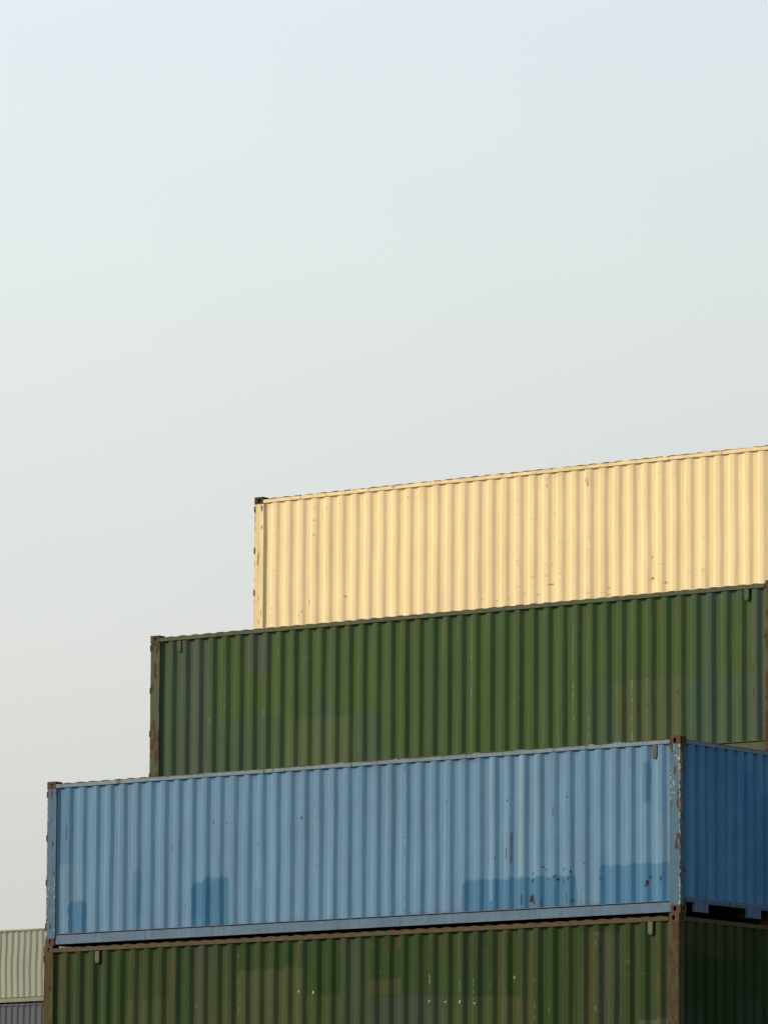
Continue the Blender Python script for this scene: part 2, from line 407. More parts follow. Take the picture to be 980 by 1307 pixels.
 ('t',3.914,1.456,2.055,0.013,(170,165,140),0.7,0.35),
 ('t',7.61,1.588,1.939,0.016,(180,175,145),0.85,0.4),
 ('t',7.913,1.495,1.81,0.013,(170,165,140),0.8,0.3),
 ('t',8.177,1.602,1.836,0.014,(170,165,140),0.7,0.3),
 ('t',8.44,1.418,1.884,0.016,(180,175,145),0.85,0.35),
 ('t',10.684,2.121,2.374,0.025,(175,165,130),0.85,0.55),
 ('t',9.167,1.683,1.915,0.016,(185,180,150),0.85,0.35),
 ('t',9.571,1.067,1.726,0.016,(150,145,110),0.7,0.35),
 ('t',9.831,1.059,1.485,0.016,(150,145,110),0.7,0.35),
 ('t',10.686,1.031,1.283,0.016,(190,185,150),0.9,0.4),
 ('t',11.798,0.994,1.757,0.025,(120,80,50),0.6,0.6),
 ('t',5.942,1.186,2.452,0.013,(60,62,45),0.6,0.9),
 ('t',8.744,1.408,2.221,0.013,(150,150,120),0.5,0.25),
 ('s',5.943,2.369,0.032,0.031,(94,64,42),0.8),
 ('s',6.514,2.334,0.032,0.031,(94,64,42),0.8),
 ('s',6.783,2.335,0.04,0.025,(94,64,42),0.8),
 ('s',7.051,2.407,0.04,0.044,(94,64,42),0.8),
 ('s',6.229,2.37,0.024,0.019,(94,64,42),0.8),
 ('s',5.4,2.177,0.024,0.019,(94,64,42),0.8),
 ('s',5.657,2.167,0.021,0.019,(94,64,42),0.8),
 ('s',11.025,2.05,0.013,0.013,(94,64,42),0.8),
 ('s',9.266,2.317,0.016,0.015,(94,64,42),0.8),
 ('s',7.606,1.471,0.017,0.013,(190,185,150),0.9),
 ('s',7.915,1.448,0.017,0.013,(190,185,150),0.9),
 ('s',8.179,1.439,0.017,0.013,(190,185,150),0.9),
 ('s',8.457,1.406,0.017,0.013,(190,185,150),0.9),
 ('s',9.167,1.764,0.017,0.013,(190,185,150),0.9),
 ('s',5.116,1.701,0.017,0.013,(190,185,150),0.9),
 ('s',5.389,1.679,0.017,0.013,(190,185,150),0.9),
],
}
# ------------------------------------------------------------------ container geometry (ISO 40 ft, metres; origin at the front left bottom corner)
LN, WD, HT = 12.192, 2.438, 2.591
PER = .278
def side_profile(X):
    p = np.mod(X / PER, 1.0); d = np.abs(p - .5)
    return np.clip((d - .13) / .245, 0, 1)

def grid_mesh(name, A, B, Pn, mat, paint=None, rust=None, flip=False):
    """Pn: (nb, na, 3) points"""
    nb, na = Pn.shape[:2]
    me = bpy.data.meshes.new(name)
    me.vertices.add(nb * na); me.vertices.foreach_set('co', Pn.reshape(-1).astype(np.float32))
    i = np.arange(nb - 1)[:, None] * na + np.arange(na - 1)[None, :]
    q = np.stack([i, i + 1, i + na + 1, i + na], -1).reshape(-1, 4)
    if flip: q = q[:, ::-1]
    nf = len(q)
    me.loops.add(nf * 4); me.loops.foreach_set('vertex_index', q.reshape(-1).astype(np.int32))
    me.polygons.add(nf); me.polygons.foreach_set('loop_start', np.arange(0, nf * 4, 4, dtype=np.int32))
    me.polygons.foreach_set('loop_total', np.full(nf, 4, dtype=np.int32))
    me.update(); me.validate()
    me.polygons.foreach_set('use_smooth', np.ones(nf, dtype=bool))
    if paint is not None:
        a = me.attributes.new('paint', 'FLOAT_COLOR', 'POINT'); c = np.ones((nb * na, 4), np.float32); c[:, :3] = paint.reshape(-1, 3); a.data.foreach_set('color', c.reshape(-1))
        a = me.attributes.new('rust', 'FLOAT', 'POINT'); a.data.foreach_set('value', rust.reshape(-1).astype(np.float32))
    me.materials.append(mat); return me

PH = np.array([0, .045, .09, .115, .14, .20, .25, .30, .355, .385, .42, .46, .5, .54, .58, .615, .645, .70, .75, .80, .86, .885, .91, .955])
def paint_side(key, X, Z, base, seed):
    """the coat of paint on one long side: panel X (m from the left end) by Z (m above the container's underside)"""
    XX, ZZ = np.meshgrid(X, Z)
    c = np.ones(XX.shape + (3,)) * base
    # every corrugation weathers a little differently; thin vertical rub and rain lines
    strip = vnoise(XX / .278 * 1.0, ZZ * .05, seed) - .5
    fine = vnoise(XX / .035, ZZ * .25, seed + 3) - .5
    big = fbm(XX * .5, ZZ * .9, seed + 5) - .5
    am = {'yellow': .05, 'blue': .12, 'ugreen': .16, 'lgreen': .2}.get(key, .12)
    c = c * (1 + am * (strip * .9 + fine * .9 + big * .9))[..., None]
    if key in ('ugreen', 'lgreen'):
        # crests rubbed olive, hollows keep the deeper green
        crest = 1 - side_profile(XX)
        ol = lin((98, 100, 55)) / K; gr = lin((66, 90, 54)) / K
        t = np.clip(fbm(XX / .05, ZZ * .35, seed + 9) * 1.6 - .45, 0, 1)[..., None]
        mixv = (gr * (1 - t) + ol * t) * .78
        if key == 'lgreen': mixv = mixv * np.array([.46, .56, .42])
        c = c * .45 + mixv * .55 * (1 + am * (strip + fine))[..., None]
    if key == 'blue':
        t = np.clip(fbm(XX / .045, ZZ * .3, seed + 9) * 1.8 - .75, 0, 1)[..., None] * .35
        c = c * (1 - t) + (lin((126, 154, 164)) / K) * t
    if key == 'lgreen':
        t = (np.clip(fbm(XX / .12, ZZ * .12, seed + 21) * 2.4 - 1.1, 0, 1) * .75)[..., None]
        c = c * (1 - t) + (lin((78, 74, 46)) / K) * t
    rust = np.zeros(XX.shape)
    def over(a, col, isrust=False):
        nonlocal c, rust
        a3 = a[..., None]; c[:] = c * (1 - a3) + (lin(col) / K) * a3
        if isrust: rust[:] = np.maximum(rust, a)
    for f in FEAT.get(key, []):
        if f[0] == 'r':
            _, x0, x1, z0, z1, col, a, soft, rnd = f
            wob = (vnoise(XX * 9, ZZ * 9, seed + 31) - .5) * .03
            wz = (vnoise(XX * 6, ZZ * 0, seed + 37) - .5) * .03 + (.014 * np.cos(2 * math.pi * (XX / .278 - .75)) if key == 'blue' else 0)
            ex = np.minimum(XX - x0, x1 - XX) + wob; ez = np.minimum(ZZ - z0 + (.2 if z0 < .2 else 0), z1 - ZZ) + wz
            if rnd > 0:
                dx = np.clip(rnd - ex, 0, None); dz = np.clip(rnd - ez, 0, None); ee = rnd - np.sqrt(dx * dx + dz * dz)
            else: ee = np.minimum(ex, ez)
            soft = soft * (1.6 if key == 'blue' else 2.2); m = np.clip(ee / soft + .5 + (vnoise(XX * 30, ZZ * 12, seed + 44) - .5) * .9, 0, 1) * a
            m = m * (.88 + .24 * (vnoise(XX / .05, ZZ * .6, seed + 41) - .5))
            if key in ('ugreen', 'lgreen'):
                old = c.copy(); over(np.clip(m, 0, 1), col); 
                if key == 'lgreen': pass
            else: over(np.clip(m, 0, 1), col)
        elif f[0] == 't':
            _, x, z0, z1, wd, col, a, dens = f
            wx = (vnoise(ZZ * 3, ZZ * 0 + seed, 5) - .5) * .02
            m = np.exp(-((XX - x - wx * .4) / max(wd * .75, .011)) ** 2) * np.clip((ZZ - z0) / .03 + .5, 0, 1) * np.clip((z1 - ZZ) / .03 + .5, 0, 1)
            n = vnoise(XX / .02, ZZ / .045, seed + int(x * 100))
            m = m * (np.clip((n - (1 - dens)) * 5, 0, 1) if dens < .78 else (.6 + .4 * n))
            over(np.clip(m * a * (.5 if col[1] > 140 and wd < .035 else 1), 0, 1), col, col[0] > col[2] * 1.5)
        else:
            _, x, z, rx, rz, col, a = f
            n = (vnoise(XX / .02, ZZ / .025, seed + int(x * 91)) - .5) * .9
            d = ((XX - x) / max(rx, .012)) ** 2 + ((ZZ - z) / max(rz, .014)) ** 2
            over(np.clip((1.25 - d + n) * 1.6, 0, 1) * a, col, True)
            # a faint rust run below the spot
            if key != 'blue' and rz > .015:
                over(np.clip(np.exp(-((XX - x) / .014) ** 2) * np.clip((z - ZZ) / .02, 0, 1) * np.exp(-(z - ZZ).clip(0) / .12), 0, 1) * .25, col)
    # scattered tiny chips
    n = vnoise(XX / .022, ZZ / .03, seed + 55); big2 = fbm(XX * .8, ZZ * 1.2, seed + 60)
    thr = {'yellow': 1.10, 'blue': 1.065, 'ugreen': 1.02, 'lgreen': 1.0}.get(key, 1.05)
    over(np.clip((n + (big2 - .5) * .35 - thr + .02) * 30, 0, 1) * .8, (105, 62, 40) if key != 'yellow' else (160, 105, 60), True)
    gr_ = np.clip(fbm(XX / .06, ZZ * .22, seed + 91) * 2.2 - 1.15, 0, 1) * np.clip((ZZ - .6) / 1.9, 0, 1) ** 1.5
    over(gr_ * {'yellow': .22, 'blue': .30}.get(key, .35), {'yellow': (205, 165, 110), 'blue': (88, 108, 112)}.get(key, (62, 60, 40)))
    sc_ = np.clip((vnoise(XX / .45, ZZ / .018, seed + 95) * .75 + fbm(XX * .9, ZZ * 1.1, seed + 96) * .45 - .92) * 10, 0, 1) * (side_profile(XX) < .2)
    over(sc_ * .3, {'yellow': (190, 140, 85), 'blue': (80, 98, 105)}.get(key, (96, 92, 66)))
    # rust and grime creep along the bottom weld and under the top rail
    g = np.clip(1 - (ZZ - .19) / .06, 0, 1) * np.clip(fbm(XX * 3, ZZ * 4, seed + 71) * 2.4 - 1.0, 0, 1)
    over(g * (.5 if key != 'yellow' else .2), (105, 78, 52))
    g = np.clip(1 - (2.49 - ZZ) / .10, 0, 1) * np.clip(fbm(XX * 5, ZZ * 3, seed + 81) * 2.6 - 1.35, 0, 1)
    over(g * (.6 if key != 'yellow' else .15), (100, 68, 44))
    return np.clip(c, .003, .85), np.clip(rust, 0, 1)

DEPTH = {'yellow': .024, 'blue': .032, 'ugreen': .043, 'lgreen': .043}
def side_mesh(key, base, mat, seed, fine=True, front=True, dent=1.0, lean=0.0):
    x0, x1 = .19, 12.002
    ph = PH if fine else np.array([.125, .37, .63, .875])
    ks = np.arange(0, 45)
    X = np.unique(np.round((ks[:, None] + ph[None, :]).ravel() * PER, 5)); X = X[(X > x0 + .004) & (X < x1 - .004)]; X = np.concatenate([[x0], X, [x1]])
    Z = np.linspace(.184, 2.49, 116 if fine else 14)
    XX, ZZ = np.meshgrid(X, Z)
    Y = .018 + DEPTH.get(key, .034) * side_profile(XX)
    env = np.sin(np.clip((ZZ - .184) / 2.306, 0, 1) * math.pi)
    Y = Y + dent * env * ((fbm(XX * .9, ZZ * .8, seed) - .5) * .012 + (vnoise(XX / .278, ZZ * 1.2, seed + 4) - .5) * .004)
    Xd = XX + dent * env * (vnoise(XX / .278 + .5, ZZ * 1.1, seed + 8) - .5) * .010
    if lean: Xd = Xd + lean * env * np.sin(ZZ * 2.2 + XX * .3)
    Pn = np.stack([Xd, Y if front else WD - Y, ZZ], -1)
    if key in FEAT or fine: c, r = paint_side(key, X, Z, base, seed)
    else: c = np.ones(XX.shape + (3,)) * base * (1 + .15 * (fbm(XX * 2, ZZ * .5, seed) - .5))[..., None]; r = np.zeros(XX.shape)
    return grid_mesh('side_panel', X, Z, Pn, mat, c, r, flip=not front)

def end_mesh(base, mat, seed, key=''):
    per = .25; y0, y1 = .135, WD - .135
    ph = np.array([0, .05, .10, .15, .17, .19, .21, .23, .25, .27, .30, .35, .40, .45, .5, .55, .60, .65, .70, .73, .75, .77, .79, .81, .83, .85, .90, .95])
    Yv = np.unique(np.round(((np.arange(0, 12)[:, None] + ph[None, :]).ravel()) * per + .192 - per, 5)); Yv = Yv[(Yv > y0 + .003) & (Yv < y1 - .003)]; Yv = np.concatenate([[y0], Yv, [y1]])
    Z = np.linspace(.25, 2.49, 90); YY, ZZ = np.meshgrid(Yv, Z)
    d = np.abs(np.mod((YY - .192) / per, 1.0)); d = np.minimum(d, 1 - d)          # 0 at the hollow
    rec = 1 - np.clip((d - .15) / .10, 0, 1)
    Xd = LN - .008 - .052 * rec - (fbm(YY * 1.2, ZZ, seed) - .5) * .012
    c = np.ones(YY.shape + (3,)) * base
    st = vnoise(YY / .06, ZZ * .3, seed) - .5; bg_ = fbm(YY * 1.2, ZZ * 1.2, seed + 2) - .5
    c = c * (1 + .3 * st + .35 * bg_)[..., None]
    r = np.zeros(YY.shape)
    def over(a, col):
        a3 = np.clip(a, 0, 1)[..., None]; c[:] = c * (1 - a3) + np.array(col) * a3
    if key == 'blue':
        for ya, yb, za, zb in ((.47, .62, .2, .72), (1.55, 1.75, 1.5, 2.3), (1.72, 1.95, 1.2, 2.2), (2.05, 2.3, .6, 1.9)):
            over(np.clip(np.minimum(np.minimum(YY - ya, yb - YY), np.minimum(ZZ - za, zb - ZZ)) / .03 + .5, 0, 1) * .5, base * np.array([.6, .85, .95]))
    if key == 'lgreen':
        over(np.clip((ZZ - 1.9) / .2 + fbm(YY * 2, ZZ * 2, 5) - .5, 0, 1) * np.clip(fbm(YY * 2.5, ZZ * .2, 7) * 2 - .5, 0, 1) * .5, (.07, .065, .035))
        for ya, yb, za, zb in ((.2, .7, 0, 1.2), (1.5, 2.2, 0, 1.45)):
            over(np.clip(np.minimum(np.minimum(YY - ya, yb - YY), np.minimum(ZZ - za + 1, zb - ZZ)) / .12 + .5, 0, 1) * .18, (.05, .075, .08))
    n = vnoise(YY / .022, ZZ / .03, seed + 5) + (fbm(YY * 2, ZZ * 2, seed + 6) - .5) * .3
    over(np.clip((n - 1.01) * 30, 0, 1) * .8, (.08, .035, .02))
    return grid_mesh('end_panel', Yv, Z, np.stack([Xd, YY, ZZ], -1), mat, c, r)

def roof_mesh(mat):
    per = .26; X = np.arange(.2, LN - .2, per / 14); base = 2.5485
    wv = .5 - .5 * np.cos(2 * math.pi * np.mod(X / per, 1)); wv = np.clip(wv * 1.7 - .25, 0, 1)
    zt = base + .001 + .011 * wv * (.75 + .5 * vnoise(X / per, X * 0, 3))
    zt[0] = zt[-1] = base + .003
    rows = [(.012, None), (.022, 0), (WD - .022, 0), (WD - .012, None)]
    Pn = np.array([[(x, y, (2.535 if k is None else z)) for x, z in zip(X, zt)] for y, k in rows])
    me = grid_mesh('roof_panel', X, None, Pn, mat)
    me.polygons.foreach_set('use_smooth', np.zeros(len(me.polygons), dtype=bool)); return me

def casting_mesh(mat, right, back, top):
    m = MB(); t = .026; l, wd, h = .178, .162, .118
    z0 = HT - h if top else 0.0
    xa = LN - l if right else 0.0; ya = WD - wd if back else 0.0
    hz = .052 if top else .066
    # side face (facing -Y / +Y)
    yo = WD if back else 0
    if back: m.plate((xa + l, yo, z0), (-1, 0, 0), (0, 0, 1), l, h, -t, .056, .080, cu=(.101 if right else l - .101), cv=hz)
    else: m.plate((xa, yo, z0), (1, 0, 0), (0, 0, 1), l, h, -t, .056, .080, cu=(l - .101 if right else .101), cv=hz)
    # end face
    if right: m.plate((LN, ya + .001, z0 + .001), (0, 1, 0), (0, 0, 1), wd - .002, h - .002, -t, .056, .080, cu=(wd - .089 if back else .089), cv=hz)
    else: m.plate((0, ya + wd - .001, z0 + .001), (0, -1, 0), (0, 0, 1), wd - .002, h - .002, -t, .056, .080, cu=(.089 if back else wd - .089), cv=hz)
    # top or bottom face with the twistlock slot, the opposite one closed
    ax, bx = (xa + .001, xa + l - .001); ay, by = ya + .001, ya + wd - .001
    if top:
        m.plate((ax, ay, HT - .001), (1, 0, 0), (0, 1, 0), bx - ax, by - ay, -t, .110, .062); m.box(ax + .002, bx - .002, ay + .002, by - .002, z0 + .001, z0 + .011)
    else:
        m.plate((ax, by, .001), (1, 0, 0), (0, -1, 0), bx - ax, by - ay, -t, .110, .062); m.box(ax + .002, bx - .002, ay + .002, by - .002, h - .011, h - .001)
    # inner walls
    ix = xa + .001 if right else xa + l - .009
    m.box(ix, ix + .008, ya + t, ya + wd - t if not back else ya + wd - t, z0 + .012, z0 + h - .012)
    return m.mesh('corner_casting', mat)

def post_mesh(mat, right, back, seed, pc=None):
    """steel corner post as a dense folded sheet so its edge can be knocked and wavy"""
    z = np.linspace(.119, HT - .119, 150)
    # cross-section walked from the inner end of the side flange round the corner to the inner end of the end flange
    sec = [(.196, .040), (.196, .004), (.190, .0015), (.012, .0015), (.0045, .0045), (.0015, .012), (.0015, .128), (.004, .134), (.050, .134)]
    sec2 = []
    for a, b in zip(sec[:-1], sec[1:]):
        n = max(1, int(math.dist(a, b) / .012)); sec2 += [(a[0] + (b[0] - a[0]) * i / n, a[1] + (b[1] - a[1]) * i / n) for i in range(n)]
    sec2.append(sec[-1]); s = np.array(sec2)
    XX = np.repeat(s[None, :, 0], len(z), 0); YY = np.repeat(s[None, :, 1], len(z), 0); ZZ = np.repeat(z[:, None], len(s), 1)
    dn = (vnoise(ZZ * 7, XX * 3, seed) - .5) * .004 + (vnoise(ZZ * 28, XX * 8, seed + 1) - .5) * .002
    e = np.exp(-((XX + YY) / .04) ** 2)
    XX = XX + e * np.abs(dn) * 1.5; YY = YY + np.abs(dn) * .4 * (XX < .18)
    if right: XX = LN - XX
    if back: YY = WD - YY
    base, rustiness, edge, chipc = pc
    A = np.abs(XX - (LN if right else 0)); B = np.abs(YY - (WD if back else 0)); S_ = A - B          # distance round the corner
    c = np.ones(XX.shape + (3,)) * base * (1 + .25 * (fbm(S_ * 12, ZZ * 1.5, seed) - .5) + .15 * (vnoise(S_ / .02, ZZ * 1.2, seed + 2) - .5))[..., None]
    rust = np.zeros(XX.shape)
    def over(a, col, r=False):
        a = np.clip(a, 0, 1); c[:] = c * (1 - a[..., None]) + np.array(col) * a[..., None]
        if r: rust[:] = np.maximum(rust, a)
    ends = np.exp(-np.minimum(ZZ - .118, HT - .118 - ZZ) / .12) * .12
    n = fbm(S_ / .05, ZZ / .16, seed + 9); over((n - (.80 - rustiness * .38) + ends) * 9, np.array([.072, .045, .025]) * (1 + .6 * (vnoise(S_ / .02, ZZ / .03, seed + 4) - .5))[..., None], True)
    n2 = vnoise(S_ / .018, ZZ / .022, seed + 12) * .6 + fbm(ZZ * 1.3, S_ * 0, seed + 13) * .55
    em = np.exp(-(np.abs(S_) / .022) ** 2)
    over((em * .5 + n2 * .8 - (1.08 - edge * .35)) * 12, chipc)
    over((em * .55 + vnoise(S_ / .012, ZZ / .05, seed + 15) * .6 - (.98 - edge * .25)) * 12, (.07, .032, .016), True)
    n3 = vnoise(S_ / .016, ZZ / .028, seed + 18) + (fbm(ZZ * 1.1, S_ * 4, seed + 19) - .5) * .8
    inner = np.exp(-((S_ - .165) / .03) ** 2) * (.16 if not right else .05)
    over((n3 + inner - (1.13 - edge * .1)) * 10, chipc); over((vnoise(S_ / .014, ZZ / .03, seed + 28) + (fbm(ZZ * 1.4, S_ * 5, seed + 29) - .5) * .7 + inner - 1.12) * 10, (.06, .03, .016), True)
    me = grid_mesh('corner_post', s, z, np.stack([XX, YY, ZZ], -1), mat, np.clip(c, .003, .85), rust, flip=(right == back))
    me.polygons.foreach_set('use_smooth', np.zeros(len(me.polygons), dtype=bool)); return me

def top_rail_mesh(mat, back, seed):
    X = np.arange(.178, LN - .178 + .001, .06); sec = np.array([(.060, 2.487), (.0035, 2.487), (.0025, 2.489), (.0025, 2.5465), (.0045, 2.5485), (.060, 2.5485)])
    XX = np.repeat(X[:, None], len(sec), 1); YY = np.repeat(sec[None, :, 0], len(X), 0); ZZ = np.repeat(sec[None, :, 1], len(X), 0)
    ZZ = ZZ + (vnoise(XX * 2.3, XX * 0, seed) - .5) * .005 + (vnoise(XX * 9, ZZ * 3, seed + 1) - .5) * .003; YY = YY + np.abs(vnoise(XX * 3, ZZ * 9, seed + 2) - .5) * .006 * (YY < .01)
    if back: YY = WD - YY
    me = grid_mesh('top_rail', X, None, np.stack([XX, YY, ZZ], -1), mat, flip=not back)
    me.polygons.foreach_set('use_smooth', np.zeros(len(me.polygons), dtype=bool)); return me

def bottom_rail(mat, back):
    f = (lambda a, b: (WD - b, WD - a)) if back else (lambda a, b: (a, b))
    m = MB(); a, b = .179, LN - .179
    m.box(a, b, *f(.022, .028), .022, .165); m.box(a, b, *f(.028, .062), .159, .165); m.box(a, b, *f(.028, .062), .022, .028)
    m.box(a + .02, b - .02, *f(.006, .060), .1785, .1865)
    return m.mesh('bottom_rail', mat, .0012)

def build_container(name_seed, loc, key, base, pm, frame_m, cast_m, label, group, cat='shipping container', fine=True, vents=(), hinge=True, end_base=None, dent=1.0, lean=0.0, rail_m=None, vent_m=None, post=None, sill_m=None):
    t = bpy.data.objects.new('shipping_container', None); COL.objects.link(t); t.location = loc; t.empty_display_size = .5
    t['label'] = label; t['category'] = cat; t['group'] = group
    sd_ = name_seed; rail_m = rail_m or frame_m; sill_m = sill_m or rail_m
    if post is None: post = (base, .3, .3, (.3, .28, .2))
    link('side_panel', side_mesh(key, base, pm, sd_, fine, True, dent, lean), t)
    link('side_panel', side_mesh('', base, pm, sd_ + 50, False, False, 1.0), t)
    link('end_panel', end_mesh(base if end_base is None else end_base, pm, sd_ + 7, key), t)
    link('roof_panel', roof_mesh(rail_m), t)
    for r in (False, True):
        for b in (False, True):
            link('corner_post', post_mesh(pm, r, b, sd_ + 3 + r * 2 + b, post), t)
            for tp in (False, True): link('corner_casting', casting_mesh(cast_m, r, b, tp), t)
    for b in (False, True):
        link('top_rail', top_rail_mesh(rail_m, b, sd_ + 11), t); link('bottom_rail', bottom_rail(sill_m, b), t)
    # front end frame: header above, sill with the two tabs either side of the gooseneck tunnel below
    MB().box(LN - .062, LN - .003, .163, WD - .163, 2.487, 2.549).build('end_header', rail_m, t, .002)
    m = MB(); m.box(LN - .058, LN - .004, .163, WD - .163, .200, .252); c = WD / 2
    m.box(LN - .056, LN - .010, .163, WD - .163, .172, .199)
    m.box(LN - .054, LN - .006, c - .85, c - .50, .040, .173); m.box(LN - .054, LN - .006, c + .50, c + .85, .040, .173)
    m.build('end_sill', sill_m, t, .004)
    # underframe: floor, gooseneck tunnel and cross members
    m = MB(); m.box(.06, LN - .06, .064, WD - .064, .165, .183)
    for i in range(38):
        x = .30 + i * .31
        if x < LN - 3.4: m.box(x, x + .045, .064, WD - .064, .045, .164)
        elif x < LN - .1: m.box(x, x + .045, .064, c - .55, .045, .164); m.box(x, x + .045, c + .55, WD - .064, .045, .164)
    m.box(LN - 3.2, LN - .06, c - .54, c - .51, .040, .164); m.box(LN - 3.2, LN - .06, c + .51, c + .54, .040, .164); m.box(LN - 3.24, LN - 3.2, c - .54, c + .54, .040, .164)
    m.build('underframe', UNDER, t)
    # door end
    MB().box(.004, .07, .163, WD - .163, 2.475, 2.552).build('door_header', frame_m, t, .003)
    MB().box(.004, .09, .163, WD - .163, .02, .165).build('door_sill', frame_m, t, .003)
    for s_ in (0, 1):
        y0, y1 = (.150, c - .008) if s_ == 0 else (c + .008, WD - .150)
        m = MB(); m.box(.030, .065, y0, y1, .175, 2.465)
        for k in range(5): z = .35 + k * .44; m.box(.018, .029, y0 + .08, y1 - .08, z, z + .20)
        d = m.build('door', rail_m, t, .002)
        if hinge:
            for z in (.26, .95, 1.65, 2.34):
                ya, yb = (-.003, .12) if s_ == 0 else (WD - .12, WD + .003)
                mm = MB(); mm.box(-.006, .022, ya, yb, z, z + .10); mm.cyl((-.004, ya + .03 if s_ == 0 else yb - .03, z - .012), (-.004, ya + .03 if s_ == 0 else yb - .03, z + .112), .009, 8)
                mm.build('hinge', DARK_RUST, d, .003)
        for yy in (y0 + .28, y1 - .28):
            mm = MB(); mm.cyl((-.002, yy, .12), (-.002, yy, 2.53), .017, 10)
            for z in (.30, 1.0, 1.6, 2.3): mm.box(-.006, .017, yy - .045, yy + .045, z, z + .05)
            rd = mm.build('lock_rod', GALV, d); 
            h = MB(); h.box(-.030, -.021, yy - .02, yy + .26, 1.12, 1.155); h.build('door_handle', GALV, d, .002)
    # ventilator covers, seated in a hollow of the side panel
    for xv, zt, zb in vents:
        m = MB(); m.box(xv - .042, xv + .042, .006, .046, zb + .03, zt); m.box(xv - .034, xv + .034, .010, .046, zb + .005, zb + .032)
        v = m.build('vent_cover', vent_m or rail_m, t, .004)
        MB().box(xv - .030, xv + .030, .012, .040, zb - .003, zb + .004).build('vent_grille', DARK_RUST, v)
    return t
# ------------------------------------------------------------------ ground
def ground():
    m, t, b = node_base('yard_concrete')
    n1 = noise(t, .05, 6); n2 = noise(t, 1.5, 6)
    c = mixc(t, remap(t, n1, .3, .7), (.10, .095, .085), (.17, .16, .145)); c = mixc(t, remap(t, n2, .4, .7, 0, .5), c, (.07, .068, .064))
    t.links.new(c, b.inputs['Base Color']); b.inputs['Roughness'].default_value = .9
    mb = MB(); mb.v = [(-2500, -2500, 0), (2500, -2500, 0), (2500, 2500, 0), (-2500, 2500, 0)]; mb.f = [(0, 1, 2, 3)]
    o = mb.build('ground', m); o['kind'] = 'structure'
    # painted bay lines on the yard, flat sheets a few millimetres up
    pm = steel('yard_line_paint', (.55, .5, .35), .1, .8)
    mb = MB()
    for y in (-1.2, 8.6): mb.box(-15, 16, y - .06, y + .06, .004, .006)
    o = mb.build('yard_lines', pm); o['kind'] = 'structure'
ground()

DARK_RUST = steel('dark_rusty_iron', (.045, .028, .020), .8, .8)
GALV = steel('galvanised_rod', (.30, .30, .29), .35, .55)
UNDER = steel('underframe_black', (.018, .017, .016), .4, .9)

C_YEL, C_BLUE, C_UG, C_LG = alb((247, 215, 156)) * np.array([.99, .92, .86]), alb((94, 123, 138)), alb((68, 84, 39)), alb((45, 60, 27))
P_YEL = panel_mat('cream_panel_paint', .62, .15); P_BLUE = panel_mat('blue_panel_paint', .58, .15); P_GR = panel_mat('green_panel_paint', .65, .08); P_LG = panel_mat('olive_panel_paint', .68, .07)
RUSTC = (.10, .042, .02)
F_YEL = steel('cream_frame', C_YEL * .97, .42, .5, chip=(.55, .30, .10), chip_amt=.25, streak=.05, rustcol=(.11, .045, .02))
R_YEL = steel('cream_rail', C_YEL * .97, .45, .5, streak=.05, rustcol=(.11, .05, .022), toprust=.55)
K_YEL = steel('cream_box_castings', (.045, .028, .025), .6, .8)
F_BLUE = steel('blue_frame', alb((88, 122, 138)), .42, .5, chip=(.42, .40, .30), chip_amt=.22, streak=.12)
R_BLUE = steel('blue_rail', alb((116, 130, 126)), .42, .6, chip=(.42, .40, .33), chip_amt=.2, streak=.15, toprust=.6)
S_BLUE = steel('blue_sill', alb((92, 110, 120)), .35, .6, streak=.25)
K_BLUE = steel('blue_box_castings', (.075, .05, .03), .75, .8)
F_UG = steel('green_frame', alb((84, 80, 54)), .52, .6, streak=.2)
R_UG = steel('green_rail', alb((76, 80, 52)), .45, .6, streak=.25, toprust=.35)
K_UG = steel('green_box_castings', (.07, .05, .033), .7, .8)
F_LG = steel('olive_frame', alb((92, 80, 50)), .6, .7, streak=.2)
R_LG = steel('olive_rail', alb((84, 72, 46)), .58, .7, streak=.3, toprust=.4)
K_LG = steel('olive_box_castings', (.085, .06, .036), .65, .8)

STK = 'containers stacked in three stepped rows'
lg = build_container(11, (-LN - .022, -.004, 3 * HT), 'lgreen', C_LG, P_LG, F_LG, K_LG, 'olive green container with brown stains beneath the blue container', STK,
                     vents=[(1.090, 2.474, 2.29), (11.672, 2.49 - .006, 2.295)], end_base=C_LG * 1.0, rail_m=R_LG, vent_m=steel('olive_vent_paint', alb((98, 96, 64)), .3, .6), post=(alb((76, 72, 42)), .8, .45, (.10, .06, .03)))
bl = build_container(23, (-LN, 0, 4 * HT), 'blue', C_BLUE, P_BLUE, F_BLUE, K_BLUE, 'faded blue container with darker repainted patches and rusty corners', STK, dent=1.7,
                     vents=[(11.72, 2.480, 2.285)], end_base=alb((84, 131, 150)), rail_m=R_BLUE, vent_m=steel('blue_vent_paint', alb((88, 88, 72)), .4, .6), post=(alb((74, 99, 108)), .45, .9, (.42, .38, .26)), sill_m=S_BLUE)
ug = build_container(37, (-LN - .132, 2.640, 5 * HT), 'ugreen', C_UG, P_GR, F_UG, K_UG, 'green container with patched grey squares just below the cream container', STK,
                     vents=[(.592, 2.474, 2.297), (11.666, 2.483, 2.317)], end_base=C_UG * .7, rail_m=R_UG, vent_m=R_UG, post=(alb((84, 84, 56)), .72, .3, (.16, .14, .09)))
ye = build_container(53, (-LN - .220, 5.375, 6 * HT), 'yellow', C_YEL, P_YEL, F_YEL, K_YEL, 'sunlit cream yellow container at the very top of the stepped rows', STK, dent=1.5, rail_m=R_YEL, post=(C_YEL * .96, .12, .75, (.42, .20, .07)))

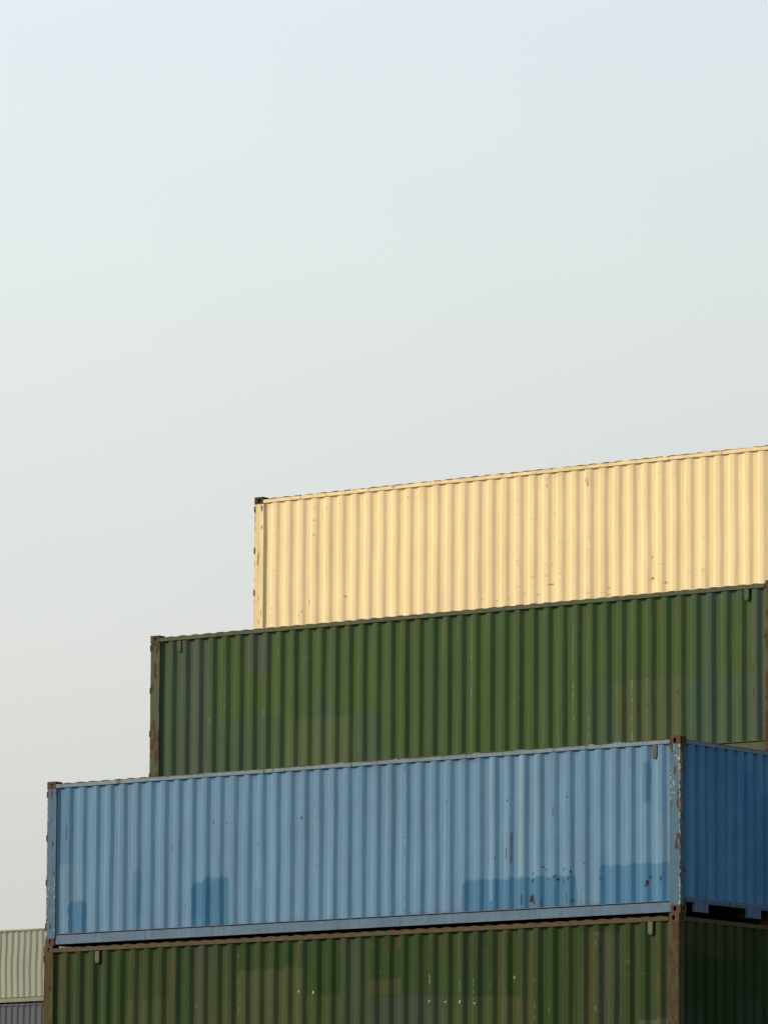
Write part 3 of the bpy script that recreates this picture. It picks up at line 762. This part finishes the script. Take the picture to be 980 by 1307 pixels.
# distant stack behind, high-cube boxes below a standard one
P_FAR = panel_mat('beige_panel_paint', .6, .25); P_FAR2 = panel_mat('dull_purple_panel_paint', .6, .25)
F_FAR = steel('beige_frame', alb((140, 128, 98)), .3, .6); F_FAR2 = steel('purple_frame', alb((80, 76, 76)), .3, .6)
FX, FY = -94.46703 + 5.0 - LN, 92.42363
def far_box(seed, z, scale, base, pm, fm, label, lean):
    t = build_container(seed, (FX, FY, z), '', base, pm, fm, fm, label, 'far container stack', fine=True, hinge=False, dent=2.2, lean=lean)
    t.scale = (1, 1, scale); return t
far_box(61, 17.376, 1.0, alb((150, 142, 116)), P_FAR, F_FAR, 'distant beige corrugated container seen left of the blue container', .03)
far_box(67, 14.480, 2.896 / HT, alb((80, 76, 78)), P_FAR2, F_FAR2, 'distant dull purple grey container under the beige one', .01)

# containers out of view below, carrying the ones in the picture
def plain_box(loc, base_m, h=HT):
    m = MB(); n = 88; xs = [.19 + (12.0 - .19) * i / n for i in range(n + 1)]
    pts = [(x, .015 if i % 4 in (0, 1) else .048) for i, x in enumerate(xs)]
    loop = [(0.004, .004), (.19, .004)] + pts[1:-1] + [(12.0, .004), (LN - .004, .004)]
    loop += [(LN - .004, .14)] + [(LN - .01 if i % 4 in (0, 1) else LN - .05, .14 + i * .0625) for i in range(35)] + [(LN - .004, WD - .14)]
    loop += [(x, WD - y) for x, y in reversed([(0.004, .004), (.19, .004)] + pts[1:-1] + [(12.0, .004), (LN - .004, .004)])]
    k = len(loop)
    for z in (.17, h - .045):
        m.v += [(x, y, z) for x, y in loop]
    m.f += [(i, (i + 1) % k, k + (i + 1) % k, k + i) for i in range(k)]
    m.f += [tuple(range(k, 2 * k)), tuple(reversed(range(k)))]
    for z0, z1 in ((.004, .1695), (h - .1, h - .004)):
        m.box(0.0, .178, 0, .162, z0, z1); m.box(LN - .178, LN, 0, .162, z0, z1); m.box(0, .178, WD - .162, WD, z0, z1); m.box(LN - .178, LN, WD - .162, WD, z0, z1)
    for y0, y1 in ((0.003, .06), (WD - .06, WD - .003)): m.box(.179, LN - .179, y0, y1, h - .1, h - .05); m.box(.179, LN - .179, y0, y1, .03, .168)
    return m, loc, base_m
B1 = steel('brown_box_paint', (.12, .05, .03), .4, .7); B2 = steel('grey_box_paint', (.16, .17, .17), .3, .7); B3 = steel('green_box_paint', tuple(C_LG), .4, .7)
mesh0 = {}
def hidden(loc, mt, h=HT, where='under the olive green one'):
    if (mt.name, h) not in mesh0:
        m, _, _ = plain_box(loc, mt, h); mesh0[(mt.name, h)] = m.mesh('shipping_container', mt)
    o = link('shipping_container', mesh0[(mt.name, h)]); o.location = loc
    o['label'] = 'weathered container out of view low in its stack, ' + where; o['category'] = 'shipping container'; o['group'] = 'containers out of view below'
mats = [B1, B2, B3]
for i in range(3): hidden((-LN - .01, .002, i * HT), mats[i])
for i in range(5): hidden((-LN - .132, 2.64, i * HT), mats[(i + 1) % 3], where='behind the blue and olive ones')
for i in range(6): hidden((-LN - .22, 5.375, i * HT), mats[(i + 2) % 3], where='beneath the cream one')
for i in range(5): hidden((FX, FY, i * 2.896), mats[(i + 1) % 3], 2.896, 'beneath the distant purple grey one')
